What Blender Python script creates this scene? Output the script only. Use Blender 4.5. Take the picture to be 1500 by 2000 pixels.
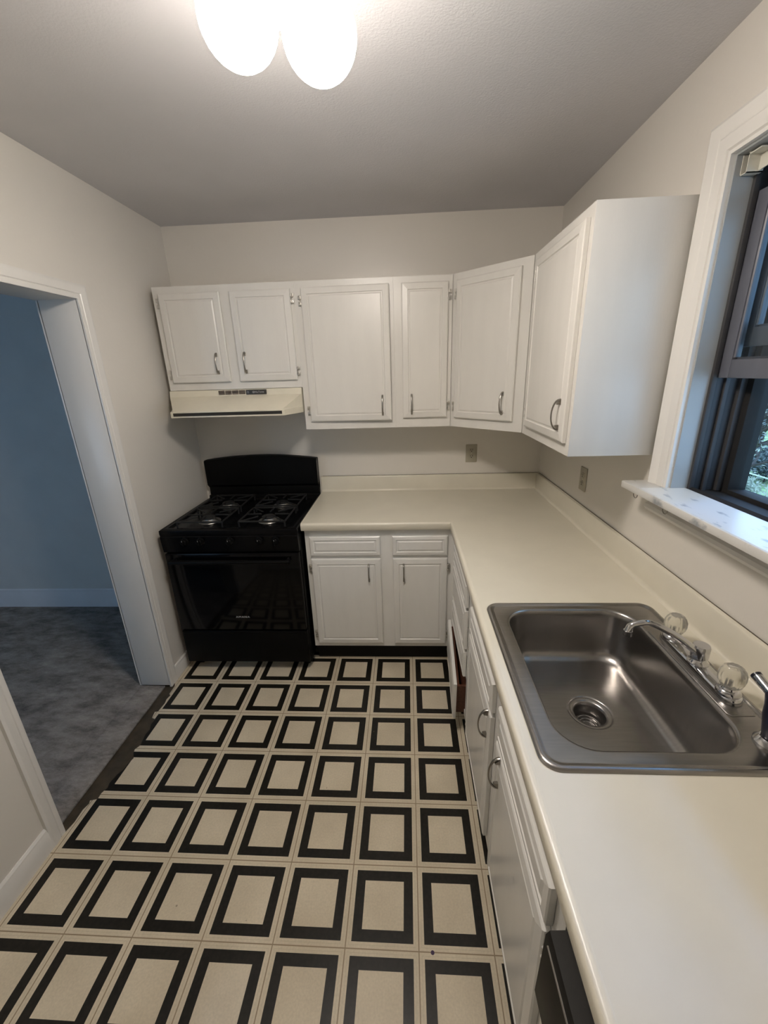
import bpy, bmesh, math, random
from mathutils import Vector, Matrix
random.seed(7)
PI = math.pi
for o in list(bpy.data.objects): bpy.data.objects.remove(o, do_unlink=True)
sc = bpy.context.scene
C = sc.collection

# ------------------------------------------------------------------ camera
cam_d = bpy.data.cameras.new('camera'); cam = bpy.data.objects.new('camera', cam_d); C.objects.link(cam)
rt = Vector((0.99848517, 0.04615749, -0.02994759)); up = Vector((0.01339831, 0.32393348, 0.94598498)); fw = Vector((-0.05336532, 0.94495322, -0.32282434))
M = Matrix((rt, up, -fw)).transposed().to_4x4(); M.translation = Vector((-0.8613, -2.6385, 1.6587))
cam.matrix_world = M
cam_d.sensor_fit = 'VERTICAL'; cam_d.sensor_height = 36; cam_d.lens = 36 * 803.026 / 2000
cam_d.clip_start = 0.02; cam_d.clip_end = 200
sc.camera = cam
sc.view_settings.view_transform = 'Standard'; sc.view_settings.look = 'None'; sc.view_settings.gamma = 1
sc.view_settings.use_curve_mapping = False; sc.view_settings.exposure = 0.0

# ------------------------------------------------------------------ world and daylight
w = bpy.data.worlds.new('world'); sc.world = w; w.use_nodes = True
bg = w.node_tree.nodes['Background']; bg.inputs[0].default_value = (0.45, 0.68, 1.0, 1); bg.inputs[1].default_value = 3.9
def portal(loc, rot, sx, sy):
    l = bpy.data.lights.new('daylight_portal', 'AREA'); l.shape = 'RECTANGLE'; l.size = sx; l.size_y = sy
    l.cycles.is_portal = True
    o = bpy.data.objects.new('daylight_portal', l); C.objects.link(o); o.location = loc; o.rotation_euler = rot
portal((0.26, -1.73, 1.71), (0, PI/2, 0), 0.95, 0.90)
portal((-3.95, -3.41, 1.3), (PI/2, 0, PI), 1.2, 1.2)
sd = bpy.data.lights.new('sky_beam', 'SUN'); sd.energy = 1.8; sd.color = (.20, .42, 1.0); sd.angle = math.radians(9)
so = bpy.data.objects.new('sky_beam', sd); C.objects.link(so)  # blue directional lamp added to stand for the bright patch of sky
so.rotation_euler = Vector((-.26, -.12, -.354)).to_track_quat('-Z', 'Y').to_euler()
GLOBE_E = 84.0
GLOBE_C = (1.0, 0.91, 0.82, 1)

# ------------------------------------------------------------------ materials
def nmat(name):
    m = bpy.data.materials.new(name); m.use_nodes = True
    return m, m.node_tree, m.node_tree.nodes['Principled BSDF']
def setp(b, col=None, rough=None, metal=None, spec=None, trans=None, ior=None, coat=None):
    if col is not None: b.inputs['Base Color'].default_value = (*col, 1)
    if rough is not None: b.inputs['Roughness'].default_value = rough
    if metal is not None: b.inputs['Metallic'].default_value = metal
    if spec is not None: b.inputs['Specular IOR Level'].default_value = spec
    if trans is not None: b.inputs['Transmission Weight'].default_value = trans
    if ior is not None: b.inputs['IOR'].default_value = ior
    if coat is not None: b.inputs['Coat Weight'].default_value = coat
def mat(name, col, rough=.5, metal=0, spec=.5, var=.04, scale=6, bump=0, bscale=80, bdist=.001, stretch=None, **k):
    """procedural painted / plastic / metal surface with slight mottling and bump"""
    m, nt, b = nmat(name); N = nt.nodes; L = nt.links
    setp(b, col, rough, metal, spec, **k)
    tc = N.new('ShaderNodeTexCoord'); mp = N.new('ShaderNodeMapping'); L.new(tc.outputs['Object'], mp.inputs[0])
    if stretch: mp.inputs['Scale'].default_value = stretch
    if var:
        n = N.new('ShaderNodeTexNoise'); n.inputs['Scale'].default_value = scale; n.inputs['Detail'].default_value = 5
        L.new(mp.outputs[0], n.inputs['Vector'])
        r = N.new('ShaderNodeValToRGB'); L.new(n.outputs[0], r.inputs[0])
        r.color_ramp.elements[0].position = .3; r.color_ramp.elements[1].position = .7
        r.color_ramp.elements[0].color = (*[c*(1-var) for c in col], 1); r.color_ramp.elements[1].color = (*[min(1, c*(1+var)) for c in col], 1)
        L.new(r.outputs[0], b.inputs['Base Color'])
    if bump:
        n2 = N.new('ShaderNodeTexNoise'); n2.inputs['Scale'].default_value = bscale; n2.inputs['Detail'].default_value = 3
        L.new(mp.outputs[0], n2.inputs['Vector'])
        bp = N.new('ShaderNodeBump'); bp.inputs['Strength'].default_value = bump; bp.inputs['Distance'].default_value = bdist
        L.new(n2.outputs[0], bp.inputs['Height']); L.new(bp.outputs[0], b.inputs['Normal'])
    return m
M_WALL = mat('wall_paint', (.73, .695, .635), .34, bump=.25, bscale=55, bdist=.002, var=.02, scale=2)
M_CEIL = mat('ceiling_paint', (.64, .63, .645), .85, bump=.5, bscale=160, bdist=.002, var=.03, scale=3)
M_HALL = mat('hall_paint', (.66, .67, .66), .7, bump=.2, bscale=90, var=.03)
M_HCEIL = mat('hall_ceiling_paint', (.5, .5, .5), .8)
M_HTRIM = mat('hall_baseboard_paint', (.76, .78, .82), .4)
M_TRIM = mat('white_trim_gloss', (.76, .74, .70), .28, bump=.35, bscale=22, bdist=.0015, var=.02, stretch=(1, 1, .3))
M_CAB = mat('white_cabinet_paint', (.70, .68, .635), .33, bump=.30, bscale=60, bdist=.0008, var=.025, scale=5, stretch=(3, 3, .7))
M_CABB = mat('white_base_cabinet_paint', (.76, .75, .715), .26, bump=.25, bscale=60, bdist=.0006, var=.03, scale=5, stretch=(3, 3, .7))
M_COUNTER = mat('cream_laminate', (.68, .64, .53), .30, var=.03, scale=7, bump=.12, bscale=500, bdist=.0003)
M_BLACK = mat('black_toe_kick_vinyl', (.006, .0055, .005), .5, spec=.2, var=.1)
M_RANGE = mat('black_enamel', (.0025, .0025, .003), .25, spec=.16, var=.0)
M_RANGE2 = mat('black_satin_enamel', (.003, .003, .003), .4, spec=.12, var=.1, scale=9)
M_GLASSB = mat('black_oven_glass', (.0015, .0015, .0018), .10, spec=.22, var=0)
M_IRON = mat('cast_iron', (.006, .006, .006), .6, var=.1)
M_ALU = mat('burner_aluminium', (.30, .29, .27), .4, metal=.9, var=.1)
M_NICKEL = mat('brushed_nickel', (.34, .32, .29), .30, metal=1, var=.05, stretch=(1, 1, 12))
M_HINGE = mat('hinge_metal', (.55, .53, .49), .3, metal=.85, var=.25, scale=60)
M_CHROME = mat('chrome', (.62, .62, .63), .10, metal=1, var=0)
M_STEEL = mat('brushed_stainless_steel', (.36, .345, .33), .27, metal=1, var=.06, scale=12, bump=.10, bscale=300, bdist=.0002, stretch=(1, 12, 1))
M_HOOD = mat('almond_hood_enamel', (.70, .655, .53), .32, var=.04, scale=10)
M_DARKLBL = mat('hood_badge_black', (.035, .033, .03), .4, var=.1)
M_SLOT = mat('brown_louvre_slot', (.10, .065, .045), .6, var=.1)
M_OUTLET = mat('almond_outlet_plastic', (.40, .37, .29), .35, var=.03)
M_HOLE = mat('dark_recess', (.02, .018, .015), .7, var=0)
M_WINDARK = mat('dark_window_frame', (.024, .023, .023), .7, spec=.12, var=.12, scale=25, stretch=(1, 1, .3))
M_WINMID = mat('grey_window_channel', (.055, .054, .056), .5, spec=.25, var=.12, scale=25, stretch=(1, 1, .3))
M_SASH = mat('grey_sash_paint', (.115, .12, .145), .38, var=.08, scale=25, stretch=(1, 1, .3))
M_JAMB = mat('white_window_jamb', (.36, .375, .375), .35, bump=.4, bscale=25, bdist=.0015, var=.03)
M_WOODB = mat('reddish_brown_drawer_wood', (.10, .035, .018), .45, var=.3, scale=14, stretch=(1, 8, 8))
M_SUB = mat('brown_subfloor', (.055, .042, .026), .6, var=.35, scale=18, bump=.4, bscale=60, bdist=.002)
M_NAVY = mat('navy_black_plastic', (.008, .009, .018), .3, var=0)
M_DWDARK = mat('black_dishwasher_plastic', (.012, .011, .009), .5, spec=.25, var=.1, scale=120)
M_DWLIGHT = mat('almond_dishwasher_panel', (.55, .53, .46), .3, var=.03)
M_CAULK = mat('dark_caulk_line', (.10, .085, .06), .7, var=.4, scale=30)
M_INT = mat('cabinet_interior', (.10, .06, .04), .6, var=.2)
M_LETTER = mat('pale_lettering', (.45, .45, .45), .4, var=0)
M_BRACKET = mat('ivory_bracket_paint', (.62, .60, .52), .35, var=.1)
M_PLATE = mat('fixture_white_metal', (.8, .79, .76), .3, var=0)
M_ROSE = mat('pink_shirt', (.5, .25, .25), .8)

def m_acrylic():
    m, nt, b = nmat('clear_acrylic'); setp(b, (.86, .84, .77), .13, 0, .5, trans=.82, ior=1.3); return m
M_ACRYL = m_acrylic()
def m_glass():
    m, nt, b = nmat('window_glass'); N = nt.nodes; L = nt.links
    out = N['Material Output']; N.remove(b)
    t = N.new('ShaderNodeBsdfTransparent'); t.inputs[0].default_value = (.90, .94, .95, 1)
    g = N.new('ShaderNodeBsdfGlossy'); g.inputs['Roughness'].default_value = .03
    f = N.new('ShaderNodeLayerWeight'); f.inputs[0].default_value = .5
    pw = N.new('ShaderNodeMath'); pw.operation = 'POWER'; L.new(f.outputs['Facing'], pw.inputs[0]); pw.inputs[1].default_value = 5
    ma = N.new('ShaderNodeMath'); ma.operation = 'MULTIPLY_ADD'; L.new(pw.outputs[0], ma.inputs[0]); ma.inputs[1].default_value = .9; ma.inputs[2].default_value = .04
    mx = N.new('ShaderNodeMixShader'); L.new(ma.outputs[0], mx.inputs[0]); L.new(t.outputs[0], mx.inputs[1]); L.new(g.outputs[0], mx.inputs[2])
    L.new(mx.outputs[0], out.inputs[0]); return m
M_GLASS = m_glass()
def m_emit(name, col, s):
    m, nt, b = nmat(name); setp(b, (.85, .83, .8), .3)
    b.inputs['Emission Color'].default_value = col; b.inputs['Emission Strength'].default_value = s; return m
M_GLOBE = m_emit('lit_opal_glass', GLOBE_C, GLOBE_E)
_n = M_GLOBE.node_tree; _t = _n.nodes.new('ShaderNodeTexCoord'); _s = _n.nodes.new('ShaderNodeSeparateXYZ'); _r = _n.nodes.new('ShaderNodeMapRange')   # emission graded by height: neck dimmed to cut glare on the ceiling
_n.links.new(_t.outputs['Object'], _s.inputs[0]); _n.links.new(_s.outputs[2], _r.inputs[0])
_r.inputs[1].default_value = -.215; _r.inputs[2].default_value = -.125; _r.inputs[3].default_value = GLOBE_E; _r.inputs[4].default_value = GLOBE_E*.13
_n.links.new(_r.outputs[0], _n.nodes['Principled BSDF'].inputs['Emission Strength'])

T, TX, TY = .2249, -.8309, -.7707
def m_floor():
    m, nt, b = nmat('framed_square_vinyl'); N = nt.nodes; L = nt.links
    tc = N.new('ShaderNodeTexCoord'); sp = N.new('ShaderNodeSeparateXYZ')
    mp = N.new('ShaderNodeMapping'); mp.vector_type = 'POINT'
    mp.inputs['Location'].default_value = (-TX/T + 40 , -TY/T + 40, 0); mp.inputs['Scale'].default_value = (1/T, 1/T, 1)
    mp.inputs['Rotation'].default_value = (0, 0, .0047)
    L.new(tc.outputs['Object'], mp.inputs[0]); L.new(mp.outputs[0], sp.inputs[0])
    def mth(op, a, bb=None):
        n = N.new('ShaderNodeMath'); n.operation = op
        for i, v in enumerate((a, bb)):
            if v is None: continue
            if isinstance(v, (int, float)): n.inputs[i].default_value = v
            else: L.new(v, n.inputs[i])
        return n.outputs[0]
    def edge(s):   # distance to nearest tile line, 0..0.5
        f = mth('FRACT', s); return mth('MINIMUM', f, mth('SUBTRACT', 1.0, f))
    d = mth('MINIMUM', edge(sp.outputs[0]), edge(sp.outputs[1]))
    seam = mth('LESS_THAN', d, .007)
    seam2 = mth('MULTIPLY', mth('GREATER_THAN', d, .038), mth('LESS_THAN', d, .043))
    band = mth('MULTIPLY', mth('GREATER_THAN', d, .074), mth('LESS_THAN', d, .208))
    n1 = N.new('ShaderNodeTexNoise'); n1.inputs['Scale'].default_value = 5; n1.inputs['Detail'].default_value = 4; L.new(tc.outputs['Object'], n1.inputs['Vector'])
    r1 = N.new('ShaderNodeValToRGB'); L.new(n1.outputs[0], r1.inputs[0])
    r1.color_ramp.elements[0].color = (.66, .575, .43, 1); r1.color_ramp.elements[1].color = (.77, .68, .52, 1)
    r1.color_ramp.elements[0].position = .35; r1.color_ramp.elements[1].position = .65
    # fine speckle
    n2 = N.new('ShaderNodeTexNoise'); n2.inputs['Scale'].default_value = 160; L.new(tc.outputs['Object'], n2.inputs['Vector'])
    mxs = N.new('ShaderNodeMix'); mxs.data_type = 'RGBA'; mxs.blend_type = 'MULTIPLY'; mxs.inputs[0].default_value = .25
    L.new(r1.outputs[0], mxs.inputs[6]); L.new(n2.outputs[0], mxs.inputs[7])
    # black band with a faint leafy figure
    v = N.new('ShaderNodeTexVoronoi'); v.inputs['Scale'].default_value = 90; L.new(tc.outputs['Object'], v.inputs['Vector'])
    r2 = N.new('ShaderNodeValToRGB'); L.new(v.outputs[0], r2.inputs[0])
    r2.color_ramp.elements[0].color = (.016, .014, .010, 1); r2.color_ramp.elements[1].color = (.008, .007, .005, 1)
    def mix(fac, a, c):
        x = N.new('ShaderNodeMix'); x.data_type = 'RGBA'; L.new(fac, x.inputs[0])
        for i, q in ((6, a), (7, c)):
            if isinstance(q, tuple): x.inputs[i].default_value = q
            else: L.new(q, x.inputs[i])
        return x.outputs[2]
    c = mix(seam, mxs.outputs[2], (.30, .23, .15, 1))
    c = mix(mth('MULTIPLY', seam2, .35), c, (.36, .30, .2, 1))
    c = mix(band, c, r2.outputs[0])
    # scuff specks
    v2 = N.new('ShaderNodeTexVoronoi'); v2.inputs['Scale'].default_value = 9; L.new(tc.outputs['Object'], v2.inputs['Vector'])
    c = mix(mth('MULTIPLY', mth('LESS_THAN', v2.outputs[0], .028), .6), c, (.12, .09, .06, 1))
    # purple spot
    vs = N.new('ShaderNodeVectorMath'); vs.operation = 'DISTANCE'; L.new(tc.outputs['Object'], vs.inputs[0]); vs.inputs[1].default_value = (-.799, -1.892, 0)
    c = mix(mth('LESS_THAN', vs.outputs['Value'], .0055), c, (.05, .025, .07, 1))
    L.new(c, b.inputs['Base Color'])
    b.inputs['Specular IOR Level'].default_value = .28
    mr = N.new('ShaderNodeMapRange'); L.new(n1.outputs[0], mr.inputs[0]); mr.inputs[3].default_value = .30; mr.inputs[4].default_value = .42
    L.new(mr.outputs[0], b.inputs['Roughness'])
    bp = N.new('ShaderNodeBump'); bp.inputs['Strength'].default_value = .25; bp.inputs['Distance'].default_value = .001
    L.new(mth('SUBTRACT', 1.0, seam), bp.inputs['Height']); L.new(bp.outputs[0], b.inputs['Normal'])
    return m
M_FLOOR = m_floor()
def m_carpet():
    m, nt, b = nmat('grey_carpet'); N = nt.nodes; L = nt.links
    tc = N.new('ShaderNodeTexCoord'); mp = N.new('ShaderNodeMapping'); mp.inputs['Rotation'].default_value = (0, 0, .5); mp.inputs['Scale'].default_value = (1, 2.2, 1)
    L.new(tc.outputs['Object'], mp.inputs[0])
    n1 = N.new('ShaderNodeTexNoise'); n1.inputs['Scale'].default_value = 5; n1.inputs['Detail'].default_value = 10; n1.inputs['Roughness'].default_value = .78; L.new(mp.outputs[0], n1.inputs['Vector'])
    r = N.new('ShaderNodeValToRGB'); L.new(n1.outputs[0], r.inputs[0]); r.color_ramp.elements[0].position = .35; r.color_ramp.elements[1].position = .68
    r.color_ramp.elements[0].color = (.13, .12, .115, 1); r.color_ramp.elements[1].color = (.44, .41, .385, 1)
    L.new(r.outputs[0], b.inputs['Base Color']); b.inputs['Roughness'].default_value = .95; b.inputs['Specular IOR Level'].default_value = .1
    n2 = N.new('ShaderNodeTexNoise'); n2.inputs['Scale'].default_value = 220; L.new(tc.outputs['Object'], n2.inputs['Vector'])
    bp = N.new('ShaderNodeBump'); bp.inputs['Strength'].default_value = .8; bp.inputs['Distance'].default_value = .006
    L.new(n2.outputs[0], bp.inputs['Height']); L.new(bp.outputs[0], b.inputs['Normal']); return m
M_CARPET = m_carpet()
def m_stool():
    m, nt, b = nmat('worn_white_sill_paint'); N = nt.nodes; L = nt.links
    tc = N.new('ShaderNodeTexCoord'); mp = N.new('ShaderNodeMapping'); mp.inputs['Scale'].default_value = (3, 1, 1); L.new(tc.outputs['Object'], mp.inputs[0])
    n1 = N.new('ShaderNodeTexNoise'); n1.inputs['Scale'].default_value = 14; n1.inputs['Detail'].default_value = 6; L.new(mp.outputs[0], n1.inputs['Vector'])
    r = N.new('ShaderNodeValToRGB'); L.new(n1.outputs[0], r.inputs[0]); r.color_ramp.elements[0].position = .60; r.color_ramp.elements[1].position = .70
    r.color_ramp.elements[0].color = (.66, .65, .62, 1); r.color_ramp.elements[1].color = (.30, .32, .34, 1)
    L.new(r.outputs[0], b.inputs['Base Color']); b.inputs['Roughness'].default_value = .28; return m
M_STOOL = m_stool()

# ------------------------------------------------------------------ geometry helpers
class G:
    def __init__(s): s.b = bmesh.new()
    def box(s, p0, p1, bev=0, seg=2, mtx=None):
        t = bmesh.new(); bmesh.ops.create_cube(t, size=1)
        d = [b_ - a_ for a_, b_ in zip(p0, p1)]; c = [(a_ + b_) / 2 for a_, b_ in zip(p0, p1)]
        for v in t.verts: v.co = Vector((v.co[i]*abs(d[i]) + c[i] for i in range(3)))
        if bev: bmesh.ops.bevel(t, geom=t.edges[:], offset=min(bev, min(abs(x) for x in d)*.49), segments=seg, affect='EDGES', profile=.5)
        if mtx: bmesh.ops.transform(t, matrix=mtx, verts=t.verts)
        s.merge(t); return s
    def merge(s, t):
        me = bpy.data.meshes.new('tmp'); t.to_mesh(me); t.free(); s.b.from_mesh(me); bpy.data.meshes.remove(me)
    def loft(s, rings, cap0=True, cap1=True, closed=True):
        b = s.b; R = [[b.verts.new(p) for p in r] for r in rings]
        n = len(R[0])
        for i in range(len(R)-1):
            for j in range(n if closed else n-1):
                k = (j+1) % n
                try: b.faces.new((R[i][j], R[i][k], R[i+1][k], R[i+1][j]))
                except ValueError: pass
        if cap0 and n > 2: b.faces.new(R[0][::-1])
        if cap1 and n > 2: b.faces.new(R[-1])
        return s
    def tube(s, pts, r, n=12, flat=1.0, cap=True, side=None):
        pts = [Vector(p) for p in pts]; rs = r if isinstance(r, (list, tuple)) else [r]*len(pts)
        rings = []; prev = Vector(side) if side else None
        for i, p in enumerate(pts):
            t = (pts[min(i+1, len(pts)-1)] - pts[max(i-1, 0)]).normalized()
            if prev is None: prev = Vector((0, 0, 1)) if abs(t.z) < .9 else Vector((1, 0, 0))
            a = (prev - t*prev.dot(t)).normalized(); prev = a; c = t.cross(a)
            rings.append([p + a*math.cos(q*2*PI/n)*rs[i] + c*math.sin(q*2*PI/n)*rs[i]*flat for q in range(n)])
        return s.loft(rings, cap, cap)
    def lathe(s, prof, c=(0, 0, 0), n=32, axis='z', cap0=True, cap1=True, flute=0, nf=10, mtx=None):
        c = Vector(c); rings = []
        for (r, h) in prof:
            ring = []
            for q in range(n):
                a = q*2*PI/n; rr = max(r, 1e-5)*(1 + flute*math.cos(nf*a))
                u, v = rr*math.cos(a), rr*math.sin(a)
                p = {'z': Vector((u, v, h)), 'y': Vector((u, -h, v)), 'x': Vector((-h, u, v))}[axis]
                if mtx: p = mtx @ p
                ring.append(p + c)
            rings.append(ring)
        return s.loft(rings, cap0, cap1)
    def prism(s, poly, ax, a0, a1):
        """extrude 2-D polygon (list of (p,q)) along axis ax from a0 to a1"""
        def P(p, q, a): return {'x': (a, p, q), 'y': (p, a, q), 'z': (p, q, a)}[ax]
        return s.loft([[P(p, q, a0) for p, q in poly], [P(p, q, a1) for p, q in poly]])
    def out(s, name, m, parent=None, smooth=35, label=None):
        bmesh.ops.recalc_face_normals(s.b, faces=s.b.faces)
        for f in s.b.faces: f.smooth = True
        th = math.radians(smooth)
        for e in s.b.edges: e.smooth = len(e.link_faces) == 2 and e.calc_face_angle(0) < th
        me = bpy.data.meshes.new(name); s.b.to_mesh(me); s.b.free()
        me.materials.append(m)
        o = bpy.data.objects.new(name, me); C.objects.link(o)
        if parent: o.parent = parent
        if label: o['label'] = label
        return o
def thing(name, label, cat, loc=(0, 0, 0), rz=0, group=None):
    o = bpy.data.objects.new(name, None); C.objects.link(o); o.location = loc; o.rotation_euler = (0, 0, rz)
    o.empty_display_size = .05; o['label'] = label; o['category'] = cat
    if group: o['group'] = group
    return o
def struct(name, g, m, parent=None, label=None):
    o = g.out(name, m, parent)
    if not parent: o['kind'] = 'structure'
    if label: o['label'] = label
    return o
def sroot(name, label=None):
    o = bpy.data.objects.new(name, None); C.objects.link(o); o['kind'] = 'structure'
    if label: o['label'] = label
    return o
def rrect(x0, y0, x1, y1, r, z, n=8):
    P = []
    for (cx, cy, a0) in ((x1-r, y1-r, 0), (x0+r, y1-r, PI/2), (x0+r, y0+r, PI), (x1-r, y0+r, 3*PI/2)):
        for i in range(n+1):
            a = a0 + i*PI/2/n; P.append((cx + r*math.cos(a), cy + r*math.sin(a), z))
    return P
def text(s, size, name, m, parent, mtx, extrude=.0004, align='CENTER'):
    c = bpy.data.curves.new('tmp_text', 'FONT'); c.body = s; c.size = size; c.extrude = extrude; c.align_x = align; c.align_y = 'CENTER'; c.space_character = 1.15
    t = bpy.data.objects.new('tmp_text', c); C.objects.link(t)
    dg = bpy.context.evaluated_depsgraph_get(); me = bpy.data.meshes.new_from_object(t.evaluated_get(dg)); me.name = name
    bpy.data.objects.remove(t); me.transform(mtx); me.materials.clear(); me.materials.append(m)
    o = bpy.data.objects.new(name, me); C.objects.link(o); o.parent = parent; return o

# ------------------------------------------------------------------ room dimensions
W = 2.2141; H = 2.4648; YF = -3.60
DY0, DY1, DZ = -1.583, -.806, 1.982          # doorway in left wall
WT = .165
WY0, WY1, WZ0, WZ1 = -2.165, -1.300, 1.245, 2.162   # window hole
RX = .225                                     # right wall thickness
HY = .035                                     # hall back wall plane
# ------------------------------------------------------------------ structure
g = G(); g.box((-W, 0, 0), (RX, .12, H+.1)); struct('wall_back', g, M_WALL)
g = G()
g.box((0, YF, 0), (RX, WY0, H+.1)); g.box((0, WY1, 0), (RX, 0, H+.1)); g.box((0, WY0, 0), (RX, WY1, WZ0)); g.box((0, WY0, WZ1), (RX, WY1, H+.1))
struct('wall_right', g, M_WALL)
g = G()
g.box((-W-WT, YF, 0), (-W, DY0-.012, H+.1)); g.box((-W-WT, DY1+.012, 0), (-W, HY, H+.1)); g.box((-W-WT, DY0-.012, DZ+.012), (-W, DY1+.012, H+.1))
struct('wall_left', g, M_WALL)
g = G(); g.box((-W-WT, YF-.12, 0), (RX, YF, H+.1)); struct('wall_front', g, M_WALL)
g = G(); g.box((-W, YF, H), (0, 0, H+.1)); struct('ceiling', g, M_CEIL)
# hall / next room
HX = -5.2
g = G(); g.box((HX, HY, 0), (-W-WT, HY+.12, H+.1)); struct('wall_hall_back', g, M_HALL)
g = G(); g.box((HX-.12, YF, 0), (HX, HY, H+.1)); struct('wall_hall_left', g, M_HALL)
FW = -3.28
g = G(); wx0, wx1, wz0, wz1 = -4.55, -3.35, .70, 1.9
g.box((HX, FW-.12, 0), (wx0, FW, H)); g.box((wx1, FW-.12, 0), (-W-WT, FW, H)); g.box((wx0, FW-.12, 0), (wx1, FW, wz0)); g.box((wx0, FW-.12, wz1), (wx1, FW, H))
struct('wall_hall_front', g, M_HALL)
g = G(); g.box((HX, YF, H), (-W-WT, HY, H+.1)); struct('ceiling_hall', g, M_HCEIL)
wn = sroot('window_2')
g = G()
for a, b_ in (((wx0, FW-.1, wz0), (wx0+.05, FW-.04, wz1)), ((wx1-.05, FW-.1, wz0), (wx1, FW-.04, wz1)), ((wx0+.05, FW-.1, wz0), (wx1-.05, FW-.04, wz0+.05)), ((wx0+.05, FW-.1, wz1-.05), (wx1-.05, FW-.04, wz1)), (((wx0+wx1)/2-.025, FW-.1, wz0+.05), ((wx0+wx1)/2+.025, FW-.04, wz1-.05))): g.box(a, b_)
g.out('window_frame', M_TRIM, wn)
g = G(); g.box((wx0+.05, FW-.072, wz0+.05), (wx1-.05, FW-.068, wz1-.05)); g.out('glass', M_GLASS, wn)

# vinyl floor with torn left edge in the doorway; subfloor strip; carpet
g = G()
edge = [(-2.212, YF)]
y = YF
pts = [(-2.212, -1.66), (-2.205, -1.60), (-2.195, -1.55), (-2.198, -1.50), (-2.190, -1.475), (-2.196, -1.462), (-2.168, -1.455), (-2.170, -1.43), (-2.160, -1.405), (-2.166, -1.385), (-2.160, -1.345), (-2.147, -1.32), (-2.144, -1.285), (-2.136, -1.262), (-2.154, -1.235), (-2.160, -1.215), (-2.147, -1.192), (-2.153, -1.165), (-2.160, -1.13), (-2.156, -1.10), (-2.168, -1.07), (-2.166, -1.035), (-2.188, -1.028), (-2.196, -.99), (-2.180, -.985), (-2.176, -.93), (-2.182, -.90), (-2.176, -.87), (-2.188, -.862), (-2.190, -.80), (-2.212, -.76), (-2.212, 0)]
poly = [(0, 0), (0, YF)] + edge + pts
g.prism(poly[::-1], 'z', -.004, 0.0)
struct('floor', g, M_FLOOR)
g = G(); g.box((-W-.16, YF, -.05), (0, .0, -.004)); g.box((-W-.06, DY0, -.004), (-2.13, DY1, -.0035)); struct('floor_subfloor', g, M_SUB)
g = G(); g.box((HX, YF+.2, -.03), (-W-WT, HY, .010)); g.box((-W-WT-.001, DY0+.001, -.0035), (-2.240, DY1-.001, .010), .004); struct('floor_carpet', g, M_CARPET)

# doorway trim: jambs and casings
def casing_prof(w_, t_):   # cross-section (across, out)
    return [(0, 0), (0, t_*.62), (w_*.10, t_*.78), (w_*.30, t_*.72), (w_*.34, t_*.5), (w_*.40, t_*.72), (w_*.78, t_*.95), (w_*.86, t_), (w_, t_*.8), (w_, 0)]
g = G()
cw, ct = .058, .016
def fr(loop_in, loop_out, plane_x, sgn, prof, g):
    """mitred casing: path corners given in (y,z); prof (across 0..w from inner edge outwards, out)"""
    rings = []
    w_ = prof[-1][0]
    for (a, b_) in zip(loop_in, loop_out):
        rings.append([(plane_x + sgn*o_, a[0]+(b_[0]-a[0])*(p_/w_), a[1]+(b_[1]-a[1])*(p_/w_)) for p_, o_ in prof])
    g.loft(rings)
pr = casing_prof(cw, ct)
fr([(DY1, 0), (DY1, DZ), (DY0, DZ), (DY0, 0)], [(DY1+cw, 0), (DY1+cw, DZ+cw), (DY0-cw, DZ+cw), (DY0-cw, 0)], -W, 1, pr, g)
struct('trim_1', g, M_TRIM, label='white moulded casing around the doorway')
g = G()
fr([(DY1, .01), (DY1, DZ), (DY0, DZ), (DY0, .01)], [(DY1+cw, .01), (DY1+cw, DZ+cw), (DY0-cw, DZ+cw), (DY0-cw, .01)], -W-WT, -1, pr, g)
struct('trim_2', g, M_TRIM)
g = G()
g.box((-W-WT-.004, DY1, 0.0105), (-W+.004, DY1+.012, DZ+.012), .0015); g.box((-W-WT-.004, DY0-.012, .0105), (-W+.004, DY0, DZ+.012), .0015); g.box((-W-WT-.004, DY0, DZ), (-W+.004, DY1, DZ+.012), .0015)
struct('door_1', g, M_TRIM, label='white jamb lining the doorway')
# baseboards
def bb(name, p0, p1, axis, out, h=.092):
    g = G(); t = .013
    prof = [(0, 0), (t, 0), (t, h*.80), (t*.75, h*.86), (t*.75, h*.93), (t*.3, h), (0, h)]
    if axis == 'y': g.prism([(p0[0] + out*a, z) for a, z in prof], 'y', p0[1], p1[1])
    else: g.prism([(p0[1] + out*a, z) for a, z in prof], 'x', p0[0], p1[0])
    return struct(name, g, M_TRIM)
bb('baseboard_left', (-W, DY1+cw), (-W, -.02), 'y', 1, .085)
bb('baseboard_left_near', (-W, YF), (-W, DY0-cw), 'y', 1, .098)
bb('baseboard_front', (-W+.013, YF), (-.66, YF), 'x', 1)
g = G(); g.prism([(HY, .01), (HY-.015, .01), (HY-.015, .125), (HY-.009, .140), (HY-.009, .150), (HY, .160)], 'x', HX, -W-WT); struct('baseboard_hall', g, M_HTRIM)

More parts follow.
